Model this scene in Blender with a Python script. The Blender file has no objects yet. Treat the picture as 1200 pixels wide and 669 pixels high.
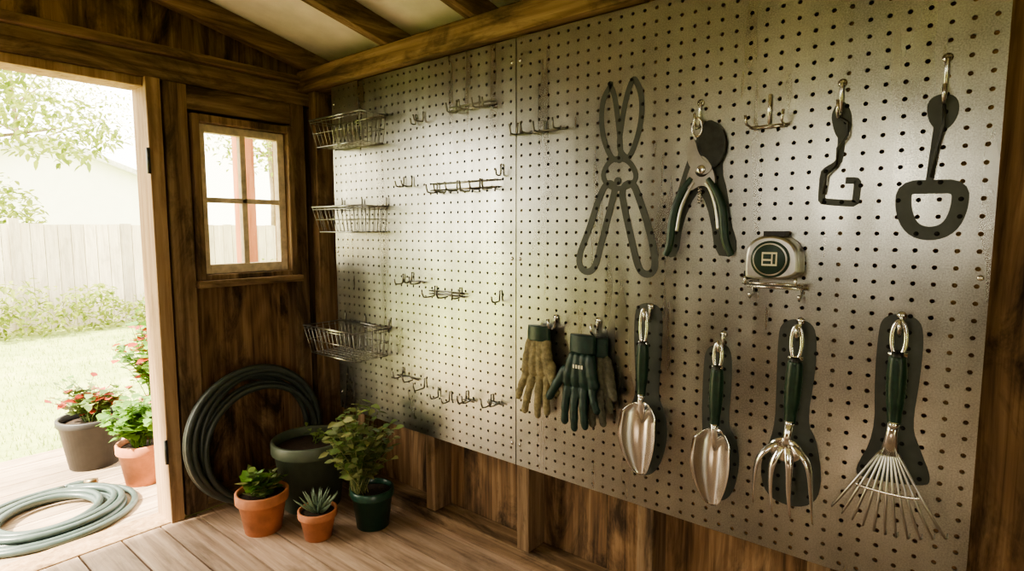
import bpy, math, random
from mathutils import Vector, Matrix
rng = random.Random(7)
V = Vector
C = bpy.context.scene.collection
XB = 1.40           # pegboard face plane (metres)

# ------------------------------------------------------------------ materials
def new_mat(name):
    m = bpy.data.materials.new(name); m.use_nodes = True
    nt = m.node_tree; b = nt.nodes['Principled BSDF']
    return m, nt, b
def ramp(nt, stops):
    r = nt.nodes.new('ShaderNodeValToRGB')
    while len(r.color_ramp.elements) < len(stops): r.color_ramp.elements.new(0.5)
    for e, (p, c) in zip(r.color_ramp.elements, stops):
        e.position = p; e.color = (*c, 1)
    return r
def noise(nt, vec, scale, detail=5, rough=.6, dist=0):
    n = nt.nodes.new('ShaderNodeTexNoise'); n.inputs['Scale'].default_value = scale
    n.inputs['Detail'].default_value = detail; n.inputs['Roughness'].default_value = rough
    n.inputs['Distortion'].default_value = dist
    nt.links.new(vec, n.inputs['Vector']); return n
def mapped(nt, scale=(1, 1, 1)):
    g = nt.nodes.new('ShaderNodeNewGeometry'); mp = nt.nodes.new('ShaderNodeMapping')
    mp.inputs['Scale'].default_value = scale
    nt.links.new(g.outputs['Position'], mp.inputs['Vector']); return mp.outputs[0], g
def bump(nt, b, h, strength=.3, dist=.002):
    bp = nt.nodes.new('ShaderNodeBump'); bp.inputs['Strength'].default_value = strength
    bp.inputs['Distance'].default_value = dist
    nt.links.new(h, bp.inputs['Height']); nt.links.new(bp.outputs[0], b.inputs['Normal'])
def simple(name, col, rough=.5, metal=0, var=.25, scale=30, bumpy=0, spec=.5):
    m, nt, b = new_mat(name)
    v, g = mapped(nt); n = noise(nt, v, scale)
    lo = tuple(max(0, c * (1 - var)) for c in col); hi = tuple(min(1, c * (1 + var)) for c in col)
    r = ramp(nt, [(.3, lo), (.7, hi)]); nt.links.new(n.outputs[0], r.inputs[0])
    nt.links.new(r.outputs[0], b.inputs['Base Color'])
    b.inputs['Roughness'].default_value = rough; b.inputs['Metallic'].default_value = metal
    b.inputs['Specular IOR Level'].default_value = spec
    if bumpy: bump(nt, b, n.outputs[0], bumpy, .003)
    return m
def wood(name, dark, mid, light, axis='Z', rough=.75, blotch=1.0, stain=.25, figure=0.0):
    m, nt, b = new_mat(name)
    s = {'X': (1.2, 26, 26), 'Y': (26, 1.2, 26), 'Z': (26, 26, 1.2)}[axis]
    v, g = mapped(nt, s)
    off = nt.nodes.new('ShaderNodeVectorMath'); off.operation = 'ADD'
    sc = nt.nodes.new('ShaderNodeMath'); sc.operation = 'MULTIPLY'; sc.inputs[1].default_value = 37
    nt.links.new(g.outputs['Random Per Island'], sc.inputs[0])
    nt.links.new(v, off.inputs[0]); nt.links.new(sc.outputs[0], off.inputs[1])
    n1 = noise(nt, off.outputs[0], 1.6, 8, .65, .6)
    v2, _ = mapped(nt, {'X': (1.5, 5, 5), 'Y': (5, 1.5, 5), 'Z': (5, 5, 1.5)}[axis])
    off2 = nt.nodes.new('ShaderNodeVectorMath'); off2.operation = 'ADD'
    nt.links.new(v2, off2.inputs[0]); nt.links.new(sc.outputs[0], off2.inputs[1])
    n2 = noise(nt, off2.outputs[0], 1.5, 6, .7, .8)
    r1 = ramp(nt, [(.28, dark), (.5, mid), (.72, light)])
    src = n1.outputs[0]
    if figure:                       # plain-sawn plywood figure: contour rings of a stretched noise field
        n3 = noise(nt, off2.outputs[0], .7, 2, .4, .2)
        mu = nt.nodes.new('ShaderNodeMath'); mu.operation = 'MULTIPLY'; mu.inputs[1].default_value = 70
        nt.links.new(n3.outputs[0], mu.inputs[0])
        si = nt.nodes.new('ShaderNodeMath'); si.operation = 'SINE'; nt.links.new(mu.outputs[0], si.inputs[0])
        ma = nt.nodes.new('ShaderNodeMath'); ma.operation = 'MULTIPLY_ADD'; ma.inputs[1].default_value = figure
        nt.links.new(si.outputs[0], ma.inputs[0]); nt.links.new(n1.outputs[0], ma.inputs[2]); src = ma.outputs[0]
    nt.links.new(src, r1.inputs[0])
    r2 = ramp(nt, [(.36, (stain,) * 3), (.52, (1, 1, 1))])
    nt.links.new(n2.outputs[0], r2.inputs[0])
    mx = nt.nodes.new('ShaderNodeMix'); mx.data_type = 'RGBA'; mx.blend_type = 'MULTIPLY'
    mx.inputs['Factor'].default_value = blotch
    nt.links.new(r1.outputs[0], mx.inputs['A']); nt.links.new(r2.outputs[0], mx.inputs['B'])
    hs = nt.nodes.new('ShaderNodeHueSaturation')
    mr = nt.nodes.new('ShaderNodeMapRange'); mr.inputs['To Min'].default_value = .78; mr.inputs['To Max'].default_value = 1.22
    nt.links.new(g.outputs['Random Per Island'], mr.inputs['Value'])
    nt.links.new(mr.outputs[0], hs.inputs['Value'])
    nt.links.new(mx.outputs['Result'], hs.inputs['Color'])
    nt.links.new(hs.outputs[0], b.inputs['Base Color'])
    b.inputs['Roughness'].default_value = rough; b.inputs['Specular IOR Level'].default_value = .3
    bump(nt, b, n1.outputs[0], .5, .003)
    return m

M = {}
DK, MD, LT = (.075, .044, .025), (.235, .15, .085), (.4, .28, .17)
M['frameZ'] = wood('timber_vertical', DK, MD, LT, 'Z', stain=.3)
M['frameY'] = wood('timber_along_wall', DK, MD, LT, 'Y', stain=.3)
M['frameX'] = wood('timber_across', DK, MD, LT, 'X', stain=.3)
M['ply'] = wood('stained_plywood', (.055, .031, .017), (.2, .115, .058), (.35, .22, .12), 'Z', stain=.18, figure=.04)
M['jamb'] = wood('pale_jamb_timber', (.22, .13, .07), (.4, .26, .15), (.54, .38, .24), 'Z', blotch=.4)
M['floor'] = wood('floor_plank', (.16, .105, .072), (.37, .26, .19), (.52, .39, .3), 'Y', rough=.5, blotch=.6, stain=.45)
M['deck'] = wood('deck_plank', (.25, .18, .12), (.42, .31, .22), (.55, .43, .32), 'X', rough=.65, blotch=.4)
M['ceil'] = simple('aged_white_ceiling_board', (.82, .77, .67), .8, var=.15, scale=5, bumpy=.2)
M['sash'] = simple('cream_sash_paint', (.66, .54, .4), .6, var=.3, scale=25)
M['chrome'] = simple('chrome_wire', (.62, .61, .58), .22, 1, .1)
M['wire'] = simple('dull_steel_wire', (.27, .27, .255), .3, 1, .2)
M['steel'] = simple('polished_tool_steel', (.88, .88, .87), .18, 1, .06, 18)
M['steelb'] = simple('brushed_pruner_steel', (.52, .51, .48), .3, 1, .15, 30)
M['steeld'] = simple('dark_tool_steel', (.05, .052, .05), .35, .7, .3, 30)
M['grip'] = simple('dark_green_grip', (.006, .030, .018), .38, var=.3, scale=60, bumpy=.2)
M['black'] = simple('black_plastic', (.012, .012, .012), .45)
M['hole'] = simple('hole_cavity', (.004, .004, .004), .9)
M['decal'] = simple('dark_outline_paint', (.06, .066, .061), .5, 0.25, .15)
M['terra'] = simple('terracotta', (.5, .2, .1), .8, var=.25, scale=14, bumpy=.15)
M['potg'] = simple('olive_green_pot', (.09, .11, .075), .45, var=.15)
M['potdg'] = simple('dark_green_glaze', (.02, .06, .04), .3, var=.2)
M['potb'] = simple('dark_plastic_pot', (.035, .032, .032), .5, var=.2)
M['soil'] = simple('potting_soil', (.035, .02, .012), .95, var=.6, scale=120, bumpy=1)
M['hose'] = simple('dark_green_hose', (.045, .055, .048), .36, var=.2)
M['hose2'] = simple('grey_green_hose', (.06, .088, .083), .35, var=.2)
M['brass'] = simple('brass_fitting', (.2, .16, .1), .4, 1)
M['khaki'] = simple('khaki_glove_knit', (.21, .175, .095), .85, var=.45, scale=70, bumpy=.6)
M['gloveg'] = simple('green_glove_rubber', (.006, .028, .023), .5, var=.4, scale=50, bumpy=.4)
M['gloveb'] = simple('grey_glove_knit', (.10, .095, .07), .85, var=.35, scale=120, bumpy=.5)
M['white'] = simple('cream_label', (.7, .66, .52), .5, var=.05)
M['siding'] = simple('white_house_siding', (.85, .85, .82), .7, var=.04, scale=3)
M['roof'] = simple('grey_roof_shingle', (.6, .6, .58), .8, var=.2, scale=9)
M['fence'] = wood('weathered_fence', (.45, .38, .31), (.6, .53, .45), (.72, .65, .56), 'Z', blotch=.3)
M['bark'] = simple('tree_bark', (.2, .15, .1), .9, var=.4, scale=20, bumpy=.5)
M['post'] = wood('red_brown_post', (.25, .08, .035), (.38, .14, .07), (.45, .2, .11), 'Z', blotch=.3)

def leafmat(name, c1, c2, tr=.35):
    m, nt, b = new_mat(name)
    g = nt.nodes.new('ShaderNodeNewGeometry')
    r = ramp(nt, [(0, c1), (1, c2)]); nt.links.new(g.outputs['Random Per Island'], r.inputs[0])
    nt.links.new(r.outputs[0], b.inputs['Base Color']); b.inputs['Roughness'].default_value = .45
    t = nt.nodes.new('ShaderNodeBsdfTranslucent'); nt.links.new(r.outputs[0], t.inputs['Color'])
    mx = nt.nodes.new('ShaderNodeMixShader'); mx.inputs[0].default_value = tr
    nt.links.new(b.outputs[0], mx.inputs[1]); nt.links.new(t.outputs[0], mx.inputs[2])
    nt.links.new(mx.outputs[0], nt.nodes['Material Output'].inputs['Surface'])
    return m
M['leafA'] = leafmat('mid_green_leaf', (.07, .13, .03), (.24, .33, .1))
M['leafB'] = leafmat('bright_green_leaf', (.08, .19, .025), (.19, .34, .06))
M['leafC'] = leafmat('dusty_green_leaf', (.1, .15, .05), (.36, .36, .15))
M['leafR'] = leafmat('red_pink_leaf', (.28, .03, .02), (.5, .09, .05))
M['leafT'] = leafmat('tree_leaf', (.15, .21, .03), (.38, .43, .10), .5)
M['aloe'] = leafmat('aloe_leaf', (.1, .15, .1), (.2, .26, .16), .1)
M['grass'] = leafmat('grass_blade', (.2, .27, .07), (.34, .4, .12), .4)

# galvanised pegboard metal: vertical brushed sheen, fine spangle
m, nt, b = new_mat('galvanised_pegboard_metal')
v, g = mapped(nt); n = noise(nt, v, 320, 3, .75)
v2, _ = mapped(nt, (1, 1, 1)); n2 = noise(nt, v2, 3.5, 4, .6)
v3, _ = mapped(nt, (1, 7, .8)); n3 = noise(nt, v3, 1.6, 3, .6)
mm_ = nt.nodes.new('ShaderNodeMath'); mm_.operation = 'ADD'
nt.links.new(n.outputs[0], mm_.inputs[0]); nt.links.new(n2.outputs[0], mm_.inputs[1])
hm = nt.nodes.new('ShaderNodeMath'); hm.operation = 'MULTIPLY'; hm.inputs[1].default_value = .5
nt.links.new(mm_.outputs[0], hm.inputs[0])
r = ramp(nt, [(.36, (.26, .26, .242)), (.62, (.55, .55, .51))]); nt.links.new(hm.outputs[0], r.inputs[0])
nt.links.new(r.outputs[0], b.inputs['Base Color'])
b.inputs['Metallic'].default_value = 1.0
rr = nt.nodes.new('ShaderNodeMapRange'); rr.inputs['From Min'].default_value = .3; rr.inputs['From Max'].default_value = .7
rr.inputs['To Min'].default_value = .24; rr.inputs['To Max'].default_value = .38
nt.links.new(n3.outputs[0], rr.inputs['Value']); nt.links.new(rr.outputs[0], b.inputs['Roughness'])
b.inputs['Anisotropic'].default_value = .25
tg = nt.nodes.new('ShaderNodeTangent'); tg.direction_type = 'RADIAL'; tg.axis = 'Z'
nt.links.new(tg.outputs[0], b.inputs['Tangent'])
bump(nt, b, n.outputs[0], .15, .0006)
M['board'] = m
# lawn
m, nt, b = new_mat('lawn_ground')
v, g = mapped(nt); n = noise(nt, v, 2.2, 8, .7)
r = ramp(nt, [(.3, (.2, .26, .07)), (.55, (.32, .37, .12)), (.75, (.46, .44, .22))])
nt.links.new(n.outputs[0], r.inputs[0]); nt.links.new(r.outputs[0], b.inputs['Base Color']); b.inputs['Roughness'].default_value = .9
M['lawn'] = m
# glass
m, nt, b = new_mat('window_glass')
t = nt.nodes.new('ShaderNodeBsdfTransparent'); t.inputs[0].default_value = (.95, .95, .9, 1)
gl = nt.nodes.new('ShaderNodeBsdfGlossy'); gl.inputs['Roughness'].default_value = .03
mx = nt.nodes.new('ShaderNodeMixShader'); mx.inputs[0].default_value = .06
nt.links.new(t.outputs[0], mx.inputs[1]); nt.links.new(gl.outputs[0], mx.inputs[2])
nt.links.new(mx.outputs[0], nt.nodes['Material Output'].inputs['Surface'])
M['glass'] = m

# ------------------------------------------------------------------ mesh builder
class MB:
    def __init__(s): s.v = []; s.f = []; s.m = []; s.sm = []; s.mats = []
    def mi(s, k):
        if k not in s.mats: s.mats.append(k)
        return s.mats.index(k)
    def add(s, vs, fs, mat, smooth=False):
        o = len(s.v); s.v.extend(V(p) for p in vs); i = s.mi(mat)
        for f in fs: s.f.append([o + k for k in f]); s.m.append(i); s.sm.append(smooth)
    def box(s, a, b, mat):
        (x0, y0, z0), (x1, y1, z1) = a, b
        vs = [(x0,y0,z0),(x1,y0,z0),(x1,y1,z0),(x0,y1,z0),(x0,y0,z1),(x1,y0,z1),(x1,y1,z1),(x0,y1,z1)]
        s.add(vs, [(0,3,2,1),(4,5,6,7),(0,1,5,4),(1,2,6,5),(2,3,7,6),(3,0,4,7)], mat)
    def prism(s, poly, a, b, mat, axis='X', inset=0):
        n = len(poly)
        def mk(p, t): return {'X': (t, p[0], p[1]), 'Y': (p[0], t, p[1]), 'Z': (p[0], p[1], t)}[axis]
        vs = [mk(p, a) for p in poly] + [mk(p, b) for p in poly]
        s.add(vs, [list(range(n))[::-1], list(range(n, 2*n))] + [(i, (i+1) % n, n+(i+1) % n, n+i) for i in range(n)], mat)
    def tube(s, pts, r, mat, n=8, closed=False, flat=None, smooth=True):
        pts = [V(p) for p in pts]; N = len(pts)
        rs = r if isinstance(r, (list, tuple)) else [r]*N
        tang = []
        for i in range(N):
            a = pts[(i-1) % N] if (closed or i > 0) else pts[i]
            c = pts[(i+1) % N] if (closed or i < N-1) else pts[i]
            t = (c-a); tang.append(t.normalized() if t.length > 1e-9 else V((0,0,1)))
        up = V((1,0,0)) if abs(tang[0].x) < .8 else V((0,0,1))
        u = (up - tang[0]*up.dot(tang[0])).normalized()
        vs = []
        for i in range(N):
            u = (u - tang[i]*u.dot(tang[i])); u = u.normalized() if u.length > 1e-6 else V((0,1,0))
            w = tang[i].cross(u)
            for k in range(n):
                a = 2*math.pi*k/n
                fu = flat if flat else 1
                vs.append(pts[i] + u*math.cos(a)*rs[i]*fu + w*math.sin(a)*rs[i])
        fs = []
        R = N if closed else N-1
        for i in range(R):
            j = (i+1) % N
            for k in range(n):
                k2 = (k+1) % n
                fs.append((i*n+k, i*n+k2, j*n+k2, j*n+k))
        if not closed:
            fs.append(list(range(n))[::-1]); fs.append([(N-1)*n+k for k in range(n)])
        s.add(vs, fs, mat, smooth)
    def lathe(s, prof, c, mat, n=40, axis='Z', smooth=True, cap=True):
        vs = []; c = V(c)
        for (r_, h) in prof:
            for k in range(n):
                a = 2*math.pi*k/n; x, y = r_*math.cos(a), r_*math.sin(a)
                vs.append(c + (V((x, y, h)) if axis == 'Z' else V((h, x, y)) if axis == 'X' else V((x, h, y))))
        fs = [(i*n+k, i*n+(k+1) % n, (i+1)*n+(k+1) % n, (i+1)*n+k) for i in range(len(prof)-1) for k in range(n)]
        if cap: fs.append(list(range(n))[::-1]); fs.append([(len(prof)-1)*n+k for k in range(n)])
        s.add(vs, fs, mat, smooth)
    def ell(s, c, r, mat, n=14, m_=8):
        vs = []; fs = []
        for i in range(m_+1):
            t = math.pi*i/m_
            for k in range(n):
                a = 2*math.pi*k/n
                vs.append((c[0]+r[0]*math.sin(t)*math.cos(a), c[1]+r[1]*math.sin(t)*math.sin(a), c[2]+r[2]*math.cos(t)))
        for i in range(m_):
            for k in range(n): fs.append((i*n+k, (i+1)*n+k, (i+1)*n+(k+1) % n, i*n+(k+1) % n))
        s.add(vs, fs, mat, True)
    def leaf(s, p, d, L, W_, mat, droop=.25):
        p = V(p); d = V(d).normalized()
        side = d.cross(V((0,0,1)))
        side = side.normalized() if side.length > .05 else V((1,0,0))
        roll = rng.uniform(-.6, .6); side = (Matrix.Rotation(roll, 3, d) @ side)
        nrm = side.cross(d)
        q = lambda t, w, h: p + d*L*t + side*W_*w + nrm*h*L - V((0,0,1))*droop*L*t*t
        vs = [q(0,0,0), q(.35,.5,.06), q(.4,0,-.03), q(.35,-.5,.06), q(.7,.38,.05), q(.75,0,-.02), q(.7,-.38,.05), q(1,0,0)]
        s.add(vs, [(0,1,2),(0,2,3),(1,4,5,2),(2,5,6,3),(4,7,5),(5,7,6)], mat, True)
    def sheet(s, grid, off, mat):
        nr, nc = len(grid), len(grid[0]); off = V(off)
        vs = [V(p) for row in grid for p in row]; n = len(vs); vs += [p+off for p in vs]
        fs = []
        for i in range(nr-1):
            for j in range(nc-1):
                a = i*nc+j; fs.append((a, a+1, a+nc+1, a+nc)); fs.append((n+a+nc, n+a+nc+1, n+a+1, n+a))
        ring = [j for j in range(nc)] + [i*nc+nc-1 for i in range(1, nr)] + [(nr-1)*nc+j for j in range(nc-2, -1, -1)] + [i*nc for i in range(nr-2, 0, -1)]
        for a, c in zip(ring, ring[1:]+ring[:1]): fs.append((a, n+a, n+c, c))
        s.add(vs, fs, mat, True)
    def ribbon(s, pts, w, x0, x1, mat, closed=True):
        N = len(pts); L = []; R = []
        for i in range(N):
            a = V(pts[(i-1) % N]) if closed or i else V(pts[i]); c = V(pts[(i+1) % N]) if closed or i < N-1 else V(pts[i])
            t = (c-a).normalized(); nn = V((-t.y, t.x)); L.append(V(pts[i])+nn*w/2); R.append(V(pts[i])-nn*w/2)
        vs = [(x0, p.x, p.y) for p in L]+[(x0, p.x, p.y) for p in R]+[(x1, p.x, p.y) for p in L]+[(x1, p.x, p.y) for p in R]
        fs = []
        for i in range(N if closed else N-1):
            j = (i+1) % N
            fs += [(i, j, N+j, N+i), (2*N+i, 3*N+i, 3*N+j, 2*N+j), (i, 2*N+i, 2*N+j, j), (N+i, N+j, 3*N+j, 3*N+i)]
        s.add(vs, fs, mat)
    def obj(s, name, parent=None, bevel=0, origin=None):
        lo = V([min(p[i] for p in s.v) for i in range(3)]); hi = V([max(p[i] for p in s.v) for i in range(3)])
        o = V(((lo.x+hi.x)/2, (lo.y+hi.y)/2, lo.z)) if origin is None else V(origin)
        me = bpy.data.meshes.new(name); me.from_pydata([p-o for p in s.v], [], s.f)
        for k in s.mats: me.materials.append(M[k])
        me.polygons.foreach_set('material_index', s.m); me.polygons.foreach_set('use_smooth', s.sm); me.update()
        ob = bpy.data.objects.new(name, me); ob.location = o; C.objects.link(ob)
        if parent:
            ob.parent = parent; ob.location = o - parent.location
        if bevel:
            bv = ob.modifiers.new('bevel', 'BEVEL'); bv.width = bevel; bv.segments = 2; bv.limit_method = 'ANGLE'
        return ob
def empty(name, loc):
    e = bpy.data.objects.new(name, None); e.location = loc; e.empty_display_size = .05; C.objects.link(e); return e
def mm(s): return [tuple(float(q)/1000 for q in p.split(',')) for p in s.split()]
def smoothloop(p, it=2, closed=True):
    for _ in range(it):
        q = []; N = len(p)
        if not closed: q.append(p[0])
        for i in range(N if closed else N-1):
            a, c = V(p[i]), V(p[(i+1) % N]); q.append(tuple(a*.75+c*.25)); q.append(tuple(a*.25+c*.75))
        if not closed: q.append(p[-1])
        p = q
    return p
def inside(p, poly):
    c = False; j = len(poly)-1
    for i in range(len(poly)):
        (xi, yi), (xj, yj) = poly[i], poly[j]
        if (yi > p[1]) != (yj > p[1]) and p[0] < (xj-xi)*(p[1]-yi)/(yj-yi)+xi: c = not c
        j = i
    return c

# ------------------------------------------------------------------ room shell
mb = MB()
x = -1.5
while x < 1.5:
    w = .125; mb.box((x+.003, -1.6, -.04), (min(x+w, 1.5)-.003, 2.295, 0), 'floor'); x += w
mb.box((-1.5, -1.6, -.08), (1.5, 2.295, -.041), 'black')
mb.obj('floor')
mb = MB(); mb.box((-.27, 2.297, -.06), (.83, 2.42, .004), 'jamb'); mb.obj('trim_1', bevel=.003)
ZR = lambda x: 1.765+.21*(1.4-abs(x))
def gable(mb, y0, y1, mat, zb):
    mb.prism([(-1.5, zb), (1.5, zb), (1.5, ZR(1.5)+.08), (0, ZR(0)+.08), (-1.5, ZR(1.5)+.08)], y0, y1, mat, 'Y')
mb = MB(); a, c = 2.39, 2.405
for (x0, x1, z0, z1) in [(-1.5,-.25,0,1.7),(-.25,.80,1.64,1.7),(.80,.965,0,1.7),(.965,1.305,0,.93),(.965,1.305,1.5,1.7),(1.305,1.5,0,1.7)]:
    mb.box((x0, a, z0-.02 if z0 == 0 else z0), (x1, c, z1), 'ply')
gable(mb, a, c, 'ply', 1.7)
mb.obj('wall_back')
mb = MB()
yy = -1.6
while yy < 2.38:
    y2 = min(yy+.61, 2.39); mb.box((1.496, yy, -.02), (1.51, y2-.002, 1.84), 'ply'); yy = y2
mb.obj('wall_right')
mb = MB()
for (y0, y1, z0, z1) in [(-1.6,.2,0,1.84),(.2,1.0,0,1.15),(.2,1.0,1.6,1.84),(1.0,2.39,0,1.84)]:  # gap is an added, unseen window opening that lets in sky fill light
    mb.box((-1.515, y0, z0), (-1.5, y1, z1), 'ply')
mb.obj('wall_left')
mb = MB()
for (x0, x1, z0, z1) in [(-1.5,-1.2,0,1.7),(-.6,1.5,0,1.7)]: mb.box((x0, -1.615, z0), (x1, -1.6, z1), 'ply')  # opening behind the camera is made up, sized for fill light
gable(mb, -1.615, -1.6, 'ply', 1.7); mb.obj('wall_front')
mb = MB()
for sx in (1, -1):
    z0, z1 = ZR(1.65)+.082, ZR(0)+.082
    mb.prism([(sx*1.65, z0), (0, z1), (0, z1+.02), (sx*1.65, z0+.02)], -1.7, 2.6, 'ceil', 'Y')
mb.obj('ceiling')
for y in (2.255, 1.725, 1.295, .865, .435, .005, -.425, -.855, -1.3):
    mb = MB()
    for sx in (1, -1):
        mb.prism([(sx*1.56, ZR(1.56)), (0, ZR(0)), (0, ZR(0)+.08), (sx*1.56, ZR(1.56)+.08)], y-.022, y+.022, 'frameX', 'Y')
    mb.obj('roof_rafter', bevel=.002)
k = 2
def timber(a, c, mat):
    global k
    mb = MB(); mb.box(a, c, mat); mb.obj('trim_%d' % k, bevel=.003); k += 1
timber((1.372, -1.6, 1.683), (1.495, 2.30, 1.765), 'frameY')        # top plate over the board
timber((1.404, -1.6, 0), (1.495, 2.30, .05), 'frameY')              # bottom plate
for y in (2.25, 1.96, 1.54, 1.10, .67, .24, -.19, -.62, -1.05, -1.5):
    timber((1.407, y-.024, .05), (1.495, y+.024, 1.683), 'frameZ')
timber((-1.5, 2.30, 1.632), (1.495, 2.389, 1.715), 'frameX')         # header on back wall
timber((-1.5, 2.27, 1.715), (1.37, 2.389, 1.745), 'frameX')
timber((.785, 2.285, 0), (.832, 2.42, 1.632), 'jamb')                # door jamb
timber((.845, 2.30, 0), (.925, 2.389, 1.632), 'frameZ')
timber((-.33, 2.285, 0), (-.27, 2.42, 1.632), 'jamb')
timber((1.340, 2.30, .05), (1.398, 2.389, 1.632), 'frameZ')
timber((.925, 2.30, 0), (1.404, 2.389, .05), 'frameX')
timber((-.27, 2.31, 1.60), (.785, 2.42, 1.632), 'jamb')
timber((.925, 2.31, 1.545), (1.34, 2.385, 1.632), 'frameX')
timber((1.44, 2.302, 0), (1.495, 2.389, 1.63), 'frameZ')
mb = MB(); mb.box((.779, 2.283, .24), (.785, 2.30, .32), 'steeld'); mb.tube([(.780, 2.281, .235), (.780, 2.281, .325)], .006, 'steeld'); mb.obj('door_hinge')
mb = MB(); mb.box((.779, 2.283, 1.30), (.785, 2.30, 1.38), 'steeld'); mb.tube([(.780, 2.281, 1.295), (.780, 2.281, 1.385)], .006, 'steeld'); mb.obj('door_hinge')
# window
win = empty('window_1', (1.135, 2.33, .90))
mb = MB()
X0, X1, Z0, Z1 = .932, 1.338, .905, 1.53
for (a, c) in [((X0,2.285,Z0),(X0+.026,2.41,Z1)),((X1-.026,2.285,Z0),(X1,2.41,Z1)),((X0+.026,2.285,Z1-.028),(X1-.026,2.41,Z1)),((X0+.026,2.285,Z0),(X1-.026,2.41,Z0+.020))]:
    mb.box(a, c, 'frameZ')
mb.box((X0-.012, 2.262, Z0-.028), (X1+.012, 2.40, Z0), 'frameX')
mb.obj('casing', win, .003)
mb = MB(); x0, x1, z0, z1 = X0+.027, X1-.027, Z0+.022, Z1-.030; w = .030
for (a, c) in [((x0,2.32,z0),(x0+w,2.355,z1)),((x1-w,2.32,z0),(x1,2.355,z1)),((x0+w,2.32,z1-w),(x1-w,2.355,z1)),((x0+w,2.32,z0),(x1-w,2.355,z0+w+.006)),
               (((x0+x1)/2-.011,2.322,z0+w),((x0+x1)/2+.011,2.350,z1-w)),((x0+w,2.322,(z0+z1)/2-.010),(x1-w,2.350,(z0+z1)/2+.010))]:
    mb.box(a, c, 'sash')
mb.obj('sash', win, .002)
mb = MB(); mb.box((x0+.01, 2.336, z0+.01), (x1-.01, 2.339, z1-.01), 'glass'); mb.obj('pane', win)

# ------------------------------------------------------------------ pegboard (real holes)
HR = .0046
holes = []
def panel(y0, y1, z0, z1, cols, rows):
    mb = MB(); sy = (y1-y0)/cols; sz = (z1-z0)/rows; n = 12
    vs = []; fs = []
    for i in range(cols):
        for j in range(rows):
            cy, cz = y0+(i+.5)*sy, z0+(j+.5)*sz; holes.append((cy, cz)); o = len(vs)
            for q in range(n):
                a = 2*math.pi*q/n+math.pi/4; ca, sa = math.cos(a), math.sin(a); t = 1/max(abs(ca), abs(sa))
                vs.append((XB, cy+ca*t*sy/2, cz+sa*t*sz/2))
            for q in range(n):
                a = 2*math.pi*q/n+math.pi/4; vs.append((XB, cy+HR*math.cos(a), cz+HR*math.sin(a)))
            for q in range(n):
                a = 2*math.pi*q/n+math.pi/4; vs.append((XB+.005, cy+HR*math.cos(a), cz+HR*math.sin(a)))
            for q in range(n):
                q2 = (q+1) % n
                fs.append((o+q2, o+q, o+n+q, o+n+q2)); fs.append((o+n+q2, o+n+q, o+2*n+q, o+2*n+q2))
    mb.add(vs, fs, 'board')
    e = .005
    for a, c in [((XB,y0-.002,z0-.002),(XB+e,y0,z1+.002)),((XB,y1,z0-.002),(XB+e,y1+.002,z1+.002)),((XB,y0,z0-.002),(XB+e,y1,z0)),((XB,y0,z1),(XB+e,y1,z1+.002))]:
        mb.box(a, c, 'board')
    for yy in (y0+.012, y1-.012):
        for zz in (z0+sz*2, (z0+z1)/2, z1-sz*2):
            mb.lathe([(.006, 0), (.005, -.002), (.001, -.003)], (XB-.0002, yy, zz), 'chrome', 12, 'X')
    mb.obj('metal_pegboard')
panel(-.018, 1.119, .342, 1.674, 34, 40)
panel(1.127, 2.090, .342, 1.674, 29, 40)

# ------------------------------------------------------------------ painted tool outlines
def covered_holes(mb, test):
    for (y, z) in holes:
        if test((y, z)):
            mb.lathe([(HR, 0), (HR*.98, -.0002)], (XB-.0014, y, z), 'hole', 10, 'X')
def decal_fill(name, poly, it=2):
    p = smoothloop(poly, it); mb = MB(); mb.prism(p, XB-.001, XB-.0004, 'decal')
    covered_holes(mb, lambda h: inside(h, p)); mb.obj(name)
def seg_d(p, a, b):
    p, a, b = V(p), V(a), V(b); t = max(0, min(1, (p-a).dot(b-a)/max(1e-9, (b-a).length_squared))); return (p-a-(b-a)*t).length
def decal_strokes(name, strokes, fills=(), it=2):
    mb = MB(); sl = []
    for i, (p, w, cl) in enumerate(strokes):
        p = smoothloop(p, it, cl); dx = .00008*i
        mb.ribbon(p, w, XB-.0008-dx, XB-.0003, 'decal', cl); sl.append((p, w, cl))
    fl = [smoothloop(f, 2) for f in fills]
    for f in fl: mb.prism(f, XB-.0013, XB-.0003, 'decal')
    def t(h):
        for f in fl:
            if inside(h, f): return True
        for p, w, cl in sl:
            for a, c in zip(p, p[1:]+(p[:1] if cl else [])):
                if seg_d(h, a, c) < w/2: return True
        return False
    covered_holes(mb, t)
    mb.obj(name)
circ = lambda y, z, r, n=12: [(y+r*math.cos(2*math.pi*i/n), z+r*math.sin(2*math.pi*i/n)) for i in range(n)]
decal_strokes('garden_shears_outline', [
 (mm('801,1492 793,1490 820,1455 824,1410 820,1360 806,1320 786,1286 762,1290 764,1330 772,1390 784,1460'), .015, True),
 (mm('731,1492 723,1490 705,1450 702,1400 711,1350 728,1304 744,1286 770,1316 763,1370 755,1420 744,1465'), .015, True),
 (mm('792,1291 820,1252 803,1220 764,1207 722,1220 713,1247 743,1288'), .014, True),
 (mm('803,1230 828,1187 859,1097 893,1023 886,987 858,976 835,996 815,1073 785,1180 776,1216'), .019, True),
 (mm('760,1212 745,1143 723,1063 704,995 681,978 657,990 656,1030 677,1108 703,1176 726,1228'), .019, True)],
 [circ(.766, 1.287, .010), circ(.770, 1.230, .011)])
decal_strokes('hand_hoe_outline', [
 (mm('240,1300 240,1262 243,1240 264,1228 271,1222 272,1164 270,1160 212,1154 207,1156 205,1198 208,1202 228,1203'), .014, False)],
 [mm('262,1345 250,1368 236,1368 222,1340 222,1308 236,1285 250,1295 258,1320')], 1)
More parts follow.
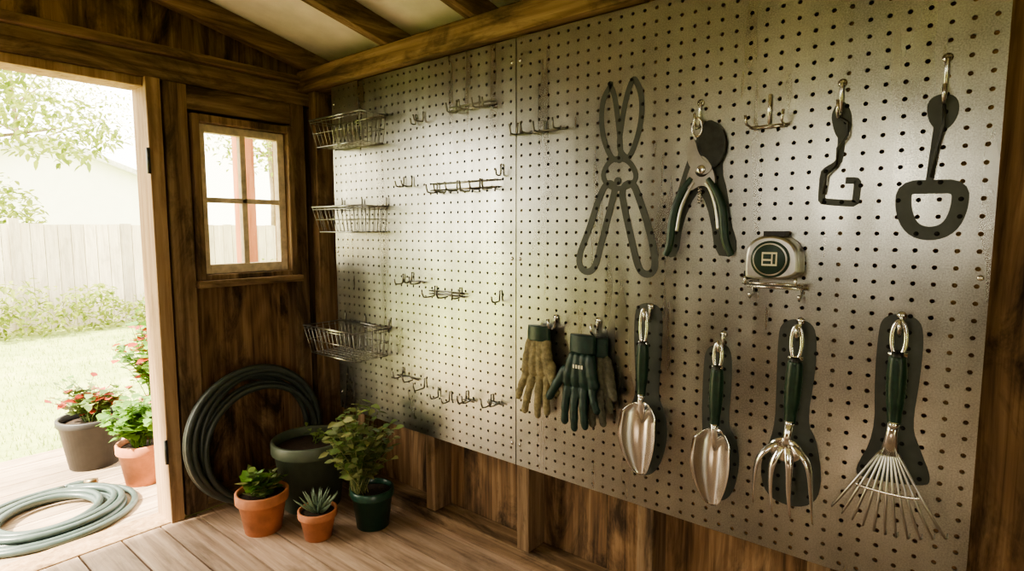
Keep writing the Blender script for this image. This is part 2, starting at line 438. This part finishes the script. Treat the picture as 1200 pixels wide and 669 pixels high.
decal_strokes('garden_spade_outline', [
 (mm('76,1305 80,1240 84,1180'), .013, False),
 (mm('124,1184 80,1183 34,1182 33,1140 46,1102 76,1089 108,1100 124,1140'), .027, True)],
 [mm('98,1349 72,1362 46,1349 45,1312 64,1286 90,1300')], 2)
decal_fill('hand_trowel_outline', mm('711,886 692,904 652,905 633,888 629,830 634,714 636,649 614,613 608,551 622,482 650,435 695,425 723,470 724,555 721,616 701,651 712,797'))
decal_fill('hand_trowel_outline', mm('516,795 500,815 467,821 450,804 447,724 453,615 432,593 421,535 429,468 450,425 495,414 519,601 519,734'))
decal_fill('hand_fork_outline', mm('347,866 337,889 313,899 281,895 266,867 266,775 278,663 256,629 241,543 250,481 300,455 362,470 376,548 345,629 346,742'))
decal_fill('hand_rake_outline', mm('152,894 145,918 124,929 92,926 74,902 75,806 84,697 68,655 45,598 55,577 165,566 182,580 147,665 154,793'))
decal_fill('pruner_outline', mm('531,1361 500,1351 482,1300 490,1241 474,1189 464,1118 444,1057 459,1034 499,1037 513,1125 535,1185 552,1190 584,1114 593,1032 622,1027 628,1053 608,1162 588,1236 563,1307'), 1)

# ------------------------------------------------------------------ hooks
XW = XB-.0035
def wire_hook(mb, y, z, L=.045, up=.018, r=.0028, plate=True, mt='wire'):
    if plate:
        mb.tube([(XW, y, z+.034), (XB-.006, y, z+.032), (XB-.007, y, z+.002)], r, mt, 8)
    mb.tube([(XB-.006, y, z+.008), (XB-.008, y, z), (XB-L*.6, y, z-.002), (XB-L*.9, y, z), (XB-L, y, z+up*.5), (XB-L-.002, y, z+up)], r, mt, 8)
def hook(y, z, name='pegboard_hook', **k_):
    mb = MB(); wire_hook(mb, y, z, **k_); mb.obj(name)
def rack(y0, y1, z, prongs, rails=(0,), name='pegboard_hook_rack', L=.05):
    mb = MB()
    for dz in rails: mb.tube([(XB-.008, y0, z+dz), (XB-.008, y1, z+dz)], .0028, 'wire', 8)
    for i in range(prongs):
        y = y0+(y1-y0)*(i+.5)/prongs+rng.uniform(-.006, .006)
        wire_hook(mb, y, z-.002+rng.uniform(-.008, .004), L=L*rng.uniform(.8, 1.2), plate=(i % 2 == 0), up=.026)
    mb.obj(name)
hook(1.537, 1.475, L=.05); hook(1.575, 1.47, L=.03)
rack(1.40, 1.20, 1.492, 4, (0, .012)); rack(1.14, .935, 1.388, 4, (0,))
hook(1.645, 1.255); hook(1.60, 1.255, L=.055)
rack(1.50, 1.19, 1.235, 6, (0, .022), L=.06); hook(1.18, 1.27, L=.03)
hook(1.66, .90); rack(1.63, 1.54, .91, 2, (0,)); rack(1.515, 1.34, .872, 3, (0, .01), L=.055); hook(1.186, .87)
rack(1.70, 1.58, .545, 2, (0,)); hook(1.55, .52, L=.06, up=.03); hook(1.477, .50); hook(1.42, .495); rack(1.35, 1.30, .515, 2); rack(1.24, 1.17, .53, 2)
mb = MB()
mb.tube([(XW-.001, .385, 1.40), (XB-.006, .385, 1.402), (XB-.007, .385, 1.335)], .004, 'chrome')
mb.tube([(XB-.05, .425, 1.355), (XB-.048, .422, 1.335), (XB-.012, .42, 1.33), (XB-.009, .385, 1.33), (XB-.012, .35, 1.33), (XB-.048, .348, 1.335), (XB-.05, .345, 1.358)], .003, 'chrome')
mb.tube([(XB-.007, .427, 1.333), (XB-.007, .343, 1.333)], .003, 'chrome'); mb.obj('twin_prong_hook')
def heavy_hook(y, z, name='pegboard_hook', L=.04, top=.07):
    mb = MB()
    mb.tube([(XB-.006, y, z+top), (XB-.0065, y, z+top*.9), (XB-.007, y, z)], .0042, 'chrome')
    mb.tube([(XB-.007, y, z+.01), (XB-.012, y, z), (XB-L*.7, y, z-.003), (XB-L, y, z+.006), (XB-L-.002, y, z+.03)], .0036, 'chrome')
    mb.lathe([(.009, 0), (.009, -.003)], (XB-.0016, y, z+top), 'chrome', 12, 'X')
    mb.obj(name)
heavy_hook(.243, 1.335); heavy_hook(.068, 1.34, top=.085); heavy_hook(.545, 1.345, top=.06)
mb = MB(); mb.tube([(XB-.02, .243, 1.335), (XB-.02, .226, 1.32), (XB-.018, .226, 1.295), (XB-.018, .243, 1.27), (XB-.016, .243, 1.235)], .0028, 'steeld')
mb.tube([(XB-.016, .243, 1.235), (XB-.016, .262, 1.215), (XB-.016, .266, 1.175)], .0028, 'steeld'); mb.obj('hoe_hanger_wire')
mb = MB(); mb.tube([(XB-.02, .068, 1.338), (XB-.018, .066, 1.30), (XB-.015, .075, 1.25), (XB-.013, .080, 1.20)], .003, 'steeld'); mb.obj('spade_hanger_wire')

# ------------------------------------------------------------------ hand tools
XT = XB-.034
def eye(mb, y, zt, zb, w=.017):
    p = [(XT, y+w*.55*math.cos(t), (zt+zb)/2+(zt-zb)/2*math.sin(t)) for t in [2*math.pi*i/24 for i in range(24)]]
    mb.tube(p, .0042, 'steel', 8, True)
    mb.tube([(XT, y-w*.75, zb+.004), (XT, y+w*.75, zb+.004)], .005, 'steel')
def grip(mb, y0, zt, y1, zb, r=.0165):
    n = 30; pts = []; rs = []
    for i in range(n+1):
        t = i/n; pts.append((XT, y0+(y1-y0)*t, zt+(zb-zt)*t))
        q = r*(.74+.30*math.sin(math.pi*min(1, t*1.15+.05))**.7)*(1-(.05*(i % 2) if .3 < t < .7 else 0))
        if t > .9: q = r*.72
        if i == 0: q = r*.55
        rs.append(q)
    mb.tube(pts, rs, 'grip', 18, flat=.85)
    mb.tube([(XT, y0, zt+.006), (XT, y0, zt-.012)], [r*.62, r*.78], 'black', 16)
    mb.tube([(XT, y1, zb+.004), (XT, y1, zb-.012)], [r*.68, r*.45], 'steel', 16)
def trowel(y, ze, zg, zgb, zb, zt, hw, lean=0):
    mb = MB(); eye(mb, y, ze, zg-.004); grip(mb, y, zg, y+lean*.4, zgb)
    yb = y+lean*.5
    mb.tube([(XT, y+lean*.4, zgb), (XT-.004, yb, (zgb+zb)/2), (XT+.004, yb, zb-.02), (XT+.008, yb, zb-.055)], [.0075, .007, .009, .003], 'steel', 12)
    g = []
    for i in range(29):
        t = i/28
        w = hw*min(1, (.35+.65*(t/.12)**.6) if t < .12 else 1)*(1.0 if t < .42 else math.sqrt(max(0, 1-((t-.42)/.58)**1.75)))*(.88+.12*math.sin(math.pi*min(1, t/.8)))
        w = max(w, .002); row = []
        for j in range(15):
            s_ = -1+j/7; row.append((XT+.016-.034*s_*s_*(w/hw)-.006*math.sin(math.pi*t), yb+lean*.5*t+s_*w, zb+(zt-zb)*t))
        g.append(row)
    mb.sheet(g, (.0014, 0, 0), 'steel'); mb.obj('hand_trowel')
trowel(.668, .893, .803, .662, .640, .436, .053, .006)
trowel(.472, .828, .768, .624, .612, .412, .048, .006)
mb = MB(); eye(mb, .300, .888, .812, .020); grip(mb, .300, .812, .306, .668, .0175)
mb.tube([(XT, .306, .668), (XT-.004, .308, .640), (XT-.004, .310, .615)], [.009, .0085, .012], 'steel', 12)
mb.ell((XT-.006, .311, .604), (.007, .036, .028), 'steel', 20, 10)
F = [mm('330,616 354,596 368,568 374,520 379,453'), mm('318,612 330,585 336,559 338,510 335,442'), mm('305,612 300,590 298,569 299,510 296,440'), mm('294,618 272,604 258,582 253,518 250,442')]
for p in F:
    p = smoothloop(p, 2, False); n = len(p)
    mb.tube([(XT-.004-.022*math.sin(math.pi*i/(n-1))+.012*(i/(n-1)), q[0], q[1]) for i, q in enumerate(p)], [(.0092 if i < n*.4 else .0092-.0075*((i/(n-1)-.4)/.6)) for i in range(n)], 'steel', 10, flat=.55)
mb.obj('hand_fork')
mb = MB(); eye(mb, .113, .918, .846, .022); grip(mb, .113, .850, .112, .708, .0175)
mb.tube([(XT, .112, .708), (XT, .114, .690), (XT-.002, .116, .642)], [.010, .0095, .017], 'steel', 14, flat=.6)
NT = 11
for i in range(NT):
    s_ = i/(NT-1); y1 = .212-(.212-.016)*s_; z1 = .505-.028*math.sin(math.pi*s_)-.004*s_
    y0 = .130-.028*s_
    pts = []
    for t in [j/14 for j in range(15)]:
        yy = y0+(y1-y0)*t**.95; zz = .648+(z1-.648)*t
        pts.append((XT-.004-.020*math.sin(math.pi*t*.9), yy, zz))
    pts += [(XT+.008, y1+(y1-.114)*.03, z1-.006), (XT+.020, y1+(y1-.114)*.03, z1-.002)]
    mb.tube(pts, [.0026]*13+[.0022, .002, .0018, .0012], 'steelb', 8)
mb.tube([(XT-.023, .114+.054*math.cos(a)*1.0, .574-.006*math.sin(a)) for a in [math.pi*i/12 for i in range(13)]], .0035, 'steel', 8)
mb.obj('hand_rake')
# pruners
mb = MB()
def bar(poly, d0, d1, mat, it=2): mb.prism(smoothloop(poly, it), XB-d1, XB-d0, mat)
bar(mm('540,1341 520,1362 498,1352 480,1325 476,1290 487,1258 512,1240 530,1262 541,1300'), .016, .021, 'steeld')
bar(mm('568,1312 548,1320 540,1285 522,1262 500,1248 520,1228 550,1240 566,1262'), .020, .027, 'steelb')
bar(mm('552,1270 530,1280 508,1255 495,1212 506,1192 531,1210 558,1190 572,1214 562,1245'), .010, .022, 'steelb')
mb.lathe([(.011, 0), (.011, -.006), (.006, -.008)], (XB-.024, .530, 1.243), 'chrome', 20, 'X')
mb.lathe([(.017, 0), (.017, -.002)], (XB-.022, .530, 1.243), 'steeld', 20, 'X')
def handle(p, r):
    p = smoothloop(p, 3, False); n = len(p)
    mb.tube([(XB-.018, q[0], q[1]) for q in p], [r*(.75+.35*math.sin(math.pi*i/(n-1))) for i in range(n)], 'grip', 14, flat=.8)
handle(mm('556,1225 580,1195 599,1150 606,1100 608,1060 620,1034'), .0098)
handle(mm('516,1222 494,1190 478,1150 474,1105 470,1070 454,1038'), .0098)
mb.tube([(XB-.020, y, z) for y, z in smoothloop(mm('550,1215 566,1190 583,1150 591,1095'), 2, False)], .0045, 'steelb')
mb.tube([(XB-.020, y, z) for y, z in smoothloop(mm('520,1212 506,1190 493,1150 487,1100'), 2, False)], .0045, 'steelb')
mb.tube([(XB-.018+.005*math.sin(t*9), .535+.005*math.cos(t*9), 1.200-.01*t) for t in [i/8 for i in range(30)]], .0015, 'chrome', 6)
mb.tube([(XB-.022, .545+.012*math.cos(a), 1.345+.022*math.sin(a)) for a in [2*math.pi*i/20 for i in range(20)]], .003, 'chrome', 8, True)
mb.obj('pruning_shears')

# tape measure + bracket
mb = MB()
pts = [(.298, .990), (.298, 1.035), (.304, 1.062), (.322, 1.080), (.350, 1.088), (.380, 1.085), (.402, 1.072), (.410, 1.050), (.411, 1.000), (.408, .988)]
pts = smoothloop(pts, 2)
cy, cz = .355, 1.035
layers = [(XB-.006, 1.0), (XB-.050, 1.0), (XB-.057, .96), (XB-.060, .88)]
n = len(pts); vs = []; fs = []
for lx, sc_ in layers: vs += [(lx, cy+(p[0]-cy)*sc_, cz+(p[1]-cz)*sc_) for p in pts]
for l in range(len(layers)-1):
    for i in range(n): fs.append((l*n+i, l*n+(i+1) % n, (l+1)*n+(i+1) % n, (l+1)*n+i))
fs.append(list(range(n))); fs.append([(len(layers)-1)*n+i for i in range(n)])
mb.add(vs, fs, 'steelb')
mb.lathe([(.041, 0), (.041, -.003), (.037, -.004)], (XB-.060, .356, 1.034), 'grip', 40, 'X')
mb.lathe([(.036, 0), (.036, -.001)], (XB-.0642, .356, 1.034), 'steelb', 40, 'X')
mb.lathe([(.033, 0), (.033, -.001)], (XB-.0654, .356, 1.034), 'grip', 40, 'X')
mb.box((XB-.0675, .340, 1.020), (XB-.0662, .372, 1.050), 'white')
mb.box((XB-.0684, .343, 1.024), (XB-.0674, .349, 1.046), 'grip'); mb.box((XB-.0684, .352, 1.024), (XB-.0674, .369, 1.031), 'grip'); mb.box((XB-.0684, .352, 1.035), (XB-.0674, .369, 1.046), 'grip')
mb.box((XB-.050, .330, 1.084), (XB-.015, .375, 1.096), 'black')
mb.box((XB-.045, .407, .985), (XB-.015, .416, 1.005), 'black')
mb.obj('tape_measure', bevel=.0015)
mb = MB()
for y in (.405, .300):
    mb.tube([(XW-.001, y, .975), (XB-.006, y, .978), (XB-.03, y, .980), (XB-.068, y, .978), (XB-.072, y, .995)], .0032, 'chrome')
    mb.tube([(XB-.006, y, .978), (XB-.008, y, .950), (XB-.03, y, .944), (XB-.034, y, .955)], .0032, 'chrome')
mb.tube([(XB-.008, .418, .968), (XB-.008, .288, .968)], .0035, 'chrome'); mb.tube([(XB-.06, .414, .980), (XB-.06, .292, .980)], .003, 'chrome')
mb.obj('tape_measure_bracket')

# gloves
def glove(name, y, z, palm, fingers, thumb, cuff, bodymat, cuffmat, xg=XB-.030, letters=False):
    e = empty(name, (xg, y, z)); mb = MB()
    def cap(a, c, r0, r1, x0=0, x1=0):
        n = 9; a, c = V(a), V(c); d = (c-a).normalized()
        P_ = []; R_ = []
        P_.append(a-d*r0*.9); R_.append(r0*.35)
        for i in range(n): t = i/(n-1); P_.append(a+(c-a)*t); R_.append(r0+(r1-r0)*t+.0010*math.sin(t*16+a.x*90))
        P_.append(c+d*r1*.6); R_.append(r1*.72); P_.append(c+d*r1*.92); R_.append(r1*.3)
        m_ = len(P_)
        mb.tube([(xg+x0+(x1-x0)*i/(m_-1)-.008*math.sin(math.pi*i/(m_-1)), p[0], p[1]) for i, p in enumerate(P_)], R_, bodymat, 14, flat=.85)
    (py0, pz0, py1, pz1) = palm
    mb.ell((xg, (py0+py1)/2, (pz0+pz1)/2), (.014, .050, .062), bodymat, 20, 12)
    for w in (-.6, -.2, .2, .6):
        cap((py0+w*.046, pz0), (py1+w*.074, pz1), .016, .0165)
    for (a0, b0, a1, b1, r_) in fingers: cap((a0, b0), (a1, b1), r_, r_*.84, 0, rng.uniform(-.014, .004))
    cap(thumb[:2], thumb[2:], .016, .0115, 0, -.014)
    ob = mb.obj('hand_part', e)
    rm = ob.modifiers.new('fuse', 'REMESH'); rm.mode = 'VOXEL'; rm.voxel_size = .0024; rm.use_smooth_shade = True
    sm = ob.modifiers.new('soft', 'SMOOTH'); sm.factor = .5; sm.iterations = 2
    mb = MB(); cyy, cw, zt, zb = cuff
    nn = 16; p = []; rs = []
    for i in range(nn+1):
        t = i/nn; p.append((xg, cyy, zt+(zb-zt)*t)); rs.append(cw*(.96+.04*t+(.018 if i % 2 else 0)))
    mb.tube(p, rs, cuffmat, 28, flat=.42)
    mb.obj('cuff', e)
    if letters:
        mb = MB()
        for yy in (.834, .843, .852, .861): mb.box((xg-.0215, yy, .712), (xg-.0208, yy+.0055, .722), 'white')
        mb.obj('lettering', e)
glove('gardening_glove', 1.01, .53, (1.010, .765, 1.010, .668),
      [(1.055, .660, 1.080, .585, .0128), (1.030, .655, 1.056, .545, .0132), (1.003, .655, 1.010, .538, .0132), (.975, .660, .968, .556, .0128)],
      (.962, .700, .936, .622), (1.011, .041, .812, .768), 'khaki', 'grip')
glove('gardening_glove', .85, .53, (.848, .745, .850, .665),
      [(.893, .655, .900, .548, .0132), (.867, .650, .864, .536, .0135), (.841, .650, .828, .548, .0132), (.814, .660, .790, .600, .0125)],
      (.900, .700, .950, .612), (.848, .041, .805, .755), 'gloveg', 'gloveg', XB-.044, True)
glove('gardening_glove', .815, .53, (.812, .735, .812, .665),
      [(.846, .655, .848, .560, .0125), (.824, .650, .820, .550, .0128), (.802, .650, .786, .558, .0125), (.780, .660, .764, .600, .012)],
      (.775, .700, .752, .640), (.818, .036, .798, .745), 'gloveb', 'gloveg', XB-.018)
heavy_hook(.969, .808, top=.03); heavy_hook(.823, .808, top=.035)
heavy_hook(.664, .862, top=.035); heavy_hook(.470, .805, top=.04); heavy_hook(.300, .86, top=.035); heavy_hook(.113, .89, top=.035)

# ------------------------------------------------------------------ wire baskets
def basket(y0, y1, zt, zb, D, taper=.02):
    mb = MB(); xf, xb = XB-.010-D, XB-.010
    top = [(xb, y0), (xb, y1), (xf, y1), (xf, y0)]
    def lerp(q, t):
        return (q[0]+(taper*t if q[0] == xf else 0), q[1]+(taper*t if q[1] == y0 else -taper*t))
    for t, r_ in ((0, .0034), (.1, .0016), (1, .0024)):
        mb.tube([(*lerp(q, t), zt+(zb-zt)*t) for q in top], r_, 'wire', 8, True)
    mb.tube([(*lerp(q, .5), zt+(zb-zt)*.5) for q in top], .0013, 'wire', 6, True)
    ny = int((y1-y0)/.026); nx = int(D/.028)
    for i in range(ny+1):
        u = i/ny; yt = y0+(y1-y0)*u; yb = y0+taper+(y1-y0-2*taper)*u
        mb.tube([(xb, yt, zt), (xb, yb, zb), (xf+taper, yb, zb), (xf, yt, zt)], .0013, 'wire', 6)
    for i in range(1, nx):
        u = i/nx; xt = xf+(xb-xf)*u; x2 = xf+taper+(xb-xf-taper)*u
        mb.tube([(xt, y0, zt), (x2, y0+taper, zb), (x2, y1-taper, zb), (xt, y1, zt)], .0013, 'wire', 6)
    for y in (y0+.012, (y0+y1)/2, y1-.03):
        mb.tube([(XB-.005, y, zt+.032), (XB-.006, y, zt+.03), (XB-.007, y, zt-.02)], .0032, 'wire')
    mb.obj('wire_basket')
basket(1.735, 2.06, 1.522, 1.420, .115)
basket(1.735, 2.06, 1.187, 1.090, .115)
basket(1.735, 2.06, .722, .612, .17)

# ------------------------------------------------------------------ pots and plants
def pot(mb, x, y, z, r, h, mat, rb=.7, rim=.16):
    t = r*.09
    mb.lathe([(r*rb*.3, 0), (r*rb, 0), (r*(rb+(1-rb)*(1-rim))*.97, h*(1-rim)), (r*.99, h*(1-rim)), (r, h*(1-rim)+.003), (r, h*.985), (r-.003, h), (r-t, h), (r-t-.002, h*.985), (r-t-.003, h*.88)], (x, y, z), mat, 44, cap=False)
    mb.lathe([(r-t-.002, h*.86), (r*.5, h*.9), (.001, h*.9)], (x, y, z), 'soil', 30, cap=False)
def bush(mb, x, y, z, n, H, S, L, W_, mats, stems='leafA', tilt=1.0, per=9, droop=.25):
    for i in range(n):
        a = rng.uniform(0, 2*math.pi); rr = S*math.sqrt(rng.random())*tilt
        hh = H*rng.uniform(.55, 1.0)*(1-.35*(rr/S)**2)
        p0 = V((x+rng.uniform(-.2, .2)*S, y+rng.uniform(-.2, .2)*S, z)); p2 = V((x+rr*math.cos(a), y+rr*math.sin(a), z+hh))
        p1 = (p0+p2)/2+V((0, 0, hh*.15))-V((math.cos(a), math.sin(a), 0))*rr*.15
        cur = [(p0*(1-t)**2+p1*2*t*(1-t)+p2*t*t) for t in [j/8 for j in range(9)]]
        mb.tube(cur, [.0022-.0012*j/8 for j in range(9)], stems, 5)
        for j in range(per):
            t = .25+.75*(j+1)/per; q = p0*(1-t)**2+p1*2*t*(1-t)+p2*t*t
            b_ = j*2.4+rng.uniform(-.5, .5); d = V((math.cos(b_), math.sin(b_), rng.uniform(-.1, .8)))
            mb.leaf(q, d, L*rng.uniform(.7, 1.15), W_*rng.uniform(.8, 1.15), rng.choice(mats), droop)
def group(name, x, y, z, fn_pot, fn_plant):
    e = empty(name, (x, y, z)); mb = MB(); fn_pot(mb); mb.obj('pot', e)
    mb = MB(); fn_plant(mb); mb.obj('plant', e)
def pl(mb):
    bush(mb, 1.23, 2.03, .24, 6, .08, .09, .035, .018, ['leafA'], per=4)
group('large_green_planter', 1.21, 2.03, 0, lambda mb: pot(mb, 1.215, 2.03, 0, .150, .272, 'potg', .72, .17), pl)
group('potted_leafy_shrub', 1.262, 1.70, 0, lambda mb: pot(mb, 1.262, 1.70, 0, .080, .145, 'potdg', .74, .2),
      lambda mb: bush(mb, 1.218, 1.72, .12, 46, .38, .142, .043, .028, ['leafC', 'leafA', 'leafC'], 'leafC', per=11))
def succ(mb):
    for (dx, dy, s) in [(-.03, .0, 1), (.035, .01, 1), (0, -.035, .9), (0, .035, 1.1)]:
        bush(mb, .985+dx, 1.99+dy, .11, 6, .12*s, .04, .046, .026, ['leafA', 'leafC', 'leafB'], per=8, droop=-.1)
group('potted_green_plant', .985, 1.985, 0, lambda mb: pot(mb, .985, 1.985, 0, .092, .150, 'terra', .68, .24), succ)
def aloe(mb):
    for i in range(24):
        a = i*2.4; lv = i/24; L = .09*(1-.3*lv); el = .35+1.0*lv
        d = V((math.cos(a)*math.cos(el), math.sin(a)*math.cos(el), math.sin(el))); p = V((1.084, 1.782, .088))
        pts = [p+d*L*t+V((0, 0, .02*t*t)) for t in (0, .25, .5, .75, 1)]
        mb.tube(pts, [.008, .0095, .0075, .0045, .0006], 'aloe', 8, flat=.5)
group('potted_aloe', 1.084, 1.782, 0, lambda mb: pot(mb, 1.084, 1.782, 0, .068, .105, 'terra', .68, .24), aloe)
ZD = -.03
def flow(mb):
    bush(mb, .80, 3.26, .18, 30, .20, .15, .06, .035, ['leafA', 'leafR', 'leafA', 'leafC'], per=8)
    bush(mb, .80, 3.26, .2, 16, .24, .17, .04, .035, ['leafR', 'leafA', 'leafB'], per=4)
group('potted_flowering_plant', .80, 3.26, ZD, lambda mb: pot(mb, .80, 3.26, ZD, .140, .240, 'potb', .7, .12), flow)
group('potted_bright_green_plant', .885, 2.86, ZD, lambda mb: pot(mb, .885, 2.86, ZD, .105, .185, 'terra', .7, .22),
      lambda mb: bush(mb, .875, 2.86, .12, 56, .29, .15, .055, .036, ['leafB'], 'leafB', per=9))
group('potted_tall_plant', 1.17, 3.42, ZD, lambda mb: pot(mb, 1.17, 3.42, ZD, .115, .22, 'terra', .7, .2),
      lambda mb: bush(mb, 1.14, 3.42, .16, 48, .60, .20, .065, .04, ['leafB', 'leafB', 'leafB', 'leafR'], 'leafB', per=9))

# ------------------------------------------------------------------ hoses
mb = MB(); pts = []; N = 9
offs = [(rng.uniform(-.022, .022), rng.uniform(0, .02), rng.uniform(-.062, .004)) for _ in range(N+2)]
for i in range(N*56):
    t = i/56; a = 2*math.pi*t-math.pi/2; kk = int(t); f = t-kk; f = f*f*(3-2*f)
    o0, o1 = offs[kk], offs[kk+1]; ox = o0[0]+(o1[0]-o0[0])*f; oz = o0[1]+(o1[1]-o0[1])*f; orr = o0[2]+(o1[2]-o0[2])*f
    R = .270+orr
    z = .0135+R+oz+R*math.sin(a)
    pts.append((1.100+ox+R*math.cos(a), 2.160+.014*(t % 4)+.05*(z/.6), max(z, .0135)))
mb.tube(pts, .0118, 'hose', 10); mb.obj('garden_hose_coil')
mb = MB(); pts = []
for i in range(8*56):
    t = i/56; a = 2*math.pi*t+1.2; R = .285-.027*(t if t < 5 else (10-t))+.006*math.sin(a*2+t)
    zz = ZD+.0135+(0 if t < 4.6 else min(1, (t-4.6)/.4)*.022)
    pts.append((.52+.01*math.sin(t*2)+R*math.cos(a), 2.745+.008*math.cos(t*3)+R*.95*math.sin(a), zz))
mb.tube(pts, .0125, 'hose2', 10)
e0 = V(pts[0]); mb.tube([e0, e0+V((.02, .012, 0)), e0+V((.05, .01, .001)), e0+V((.07, -.01, .001))], .0125, 'hose2', 10)
mb.tube([e0+V((.07, -.01, .003)), e0+V((.11, -.035, .003))], .0155, 'brass', 12)
mb.obj('garden_hose')

# ------------------------------------------------------------------ outdoors
mb = MB(); y = 2.425
while y < 3.60:
    mb.box((-1.6, y, ZD-.03), (3.2, y+.117, ZD), 'deck'); y += .121
mb.box((-1.6, 3.62, -.2), (3.2, 3.64, ZD-.002), 'deck'); mb.obj('deck', bevel=.002)
mb = MB(); mb.add([(-60, -60, -.2), (60, -60, -.2), (60, 60, -.2), (-60, 60, -.2)], [(0, 1, 2, 3)], 'lawn'); mb.obj('ground')
mb = MB()
for i in range(9000):
    yy = 3.67+5*rng.random()**1.5; xx = rng.uniform(.1, 2.6)+(yy-3.6)*.25
    a = rng.uniform(0, 6.28); h = rng.uniform(.02, .05); d = V((math.cos(a), math.sin(a), 0))
    p = V((xx, yy, -.2)); w = V((-d.y, d.x, 0))*.003
    mb.add([p-w, p+w, p+V((0, 0, h))+d*h*.5], [(0, 1, 2)], 'grass')
mb.obj('lawn_grass')
mb = MB(); x = -6
while x < 14:
    mb.box((x, 9.4, -.2), (x+.135, 9.43, 1.17+rng.uniform(-.01, .01)), 'fence'); x += .142
for z in (.1, .9): mb.box((-6, 9.43, z), (14, 9.47, z+.08), 'fence')
x = -6
while x < 14: mb.box((x, 9.37, -.2), (x+.1, 9.47, 1.24), 'fence'); x += 1.9
mb.obj('garden_fence')
mb = MB()
mb.box((1.7, 20, -.2), (6.9, 26, 2.55), 'siding'); mb.prism([(1.7, 2.55), (6.9, 2.55), (4.3, 3.5)], 20, 26, 'siding', 'Y')
for sx in (-1, 1): mb.prism([(4.3+sx*2.9, 2.44), (4.3, 3.5), (4.3, 3.65), (4.3+sx*2.9, 2.58)], 19.7, 26.2, 'roof', 'Y')
mb.obj('neighbour_house')
mb = MB(); mb.box((1.63, 3.38, ZD), (1.72, 3.47, 2.2), 'post'); mb.obj('porch_post', bevel=.004)
def cloud(mb, c, r, n, size, mat):
    for i in range(n):
        while True:
            p = V((rng.uniform(-1, 1), rng.uniform(-1, 1), rng.uniform(-1, 1)))
            if .3 < p.length < 1: break
        q = V((c[0]+p.x*r[0], c[1]+p.y*r[1], c[2]+p.z*r[2]))
        mb.leaf(q, (rng.uniform(-1, 1), rng.uniform(-1, 1), rng.uniform(-.8, .6)), size*rng.uniform(.7, 1.3), size*.55, mat)
def tree(x, y, H, S, n=2600):
    mb = MB(); z0 = -.2
    mb.tube([(x, y, z0), (x+.05, y, z0+H*.3), (x-.05, y+.1, z0+H*.6), (x, y, z0+H*.9)], [.14, .11, .07, .02], 'bark', 10)
    for i in range(11):
        a = i*2.4; zz = z0+H*(.40+.05*i); e = V((x+math.cos(a)*S*.8, y+math.sin(a)*S*.8, zz+H*.14))
        mb.tube([(x, y, zz), tuple((V((x, y, zz))+e)/2+V((0, 0, .15))), e], [.05, .03, .012], 'bark', 6)
        cloud(mb, e, (S*.45, S*.45, H*.11), n//11, .14, 'leafT')
    mb.obj('garden_tree')
tree(1.1, 12.5, 5.6, 2.2, 6500); tree(10.8, 20, 8.5, 2.6, 2600); tree(8.6, 13.5, 5.5, 2.0, 3200); tree(6.0, 32, 12, 4.4, 5400)
mb = MB(); cloud(mb, (1.75, 10.7, .9), (.55, .6, 1.0), 1300, .10, 'leafT')
for (x, y, r_, h) in [(1.6, 8.9, .45, .42), (2.3, 8.95, .4, .36), (3.0, 8.9, .35, .26), (1.0, 8.9, .5, .55), (4.4, 8.8, .5, .5), (5.2, 8.9, .5, .6)]:
    cloud(mb, (x, y, -.2+h*.7), (r_, r_*.8, h), 420, .08, 'leafT')
mb.obj('fence_shrubs')

# ------------------------------------------------------------------ light and camera
w = bpy.data.worlds.new('sky'); bpy.context.scene.world = w; w.use_nodes = True
bg = w.node_tree.nodes['Background']; bg.inputs[0].default_value = (1, .92, .74, 1); bg.inputs[1].default_value = 14.0
sl = bpy.data.lights.new('sun', 'SUN'); sl.energy = 44; sl.angle = .03; sl.color = (1, .9, .68)
so = bpy.data.objects.new('sun', sl); C.objects.link(so)
so.rotation_euler = V((.62, -.12, -.75)).to_track_quat('-Z', 'Y').to_euler(); so.location = (-4, 3, 6)
def portal(loc, d, sx, sy):
    l = bpy.data.lights.new('sky_portal', 'AREA'); l.shape = 'RECTANGLE'; l.size = sx; l.size_y = sy; l.cycles.is_portal = True
    o = bpy.data.objects.new('sky_portal', l); o.location = loc; o.rotation_euler = V(d).to_track_quat('-Z', 'Z').to_euler(); C.objects.link(o)
portal((.26, 2.43, .8), (0, -1, 0), 1.1, 1.65)
portal((1.135, 2.43, 1.21), (0, -1, 0), .36, .58)
portal((-.9, -1.63, .85), (0, 1, 0), .62, 1.72)
portal((-1.53, .6, 1.375), (1, 0, 0), .82, .47)
cam = bpy.data.cameras.new('camera'); co = bpy.data.objects.new('camera', cam); C.objects.link(co)
cam.lens = 671/1200*36; cam.sensor_width = 36; cam.clip_start = .02
co.location = (0, 0, 1.10); co.rotation_euler = (math.radians(84.4), 0, math.radians(-50.85))
bpy.context.scene.camera = co
vs_ = bpy.context.scene.view_settings
try: vs_.look = 'AgX - Medium High Contrast'
except Exception as ex: print(ex)
vs_.exposure = -0.5
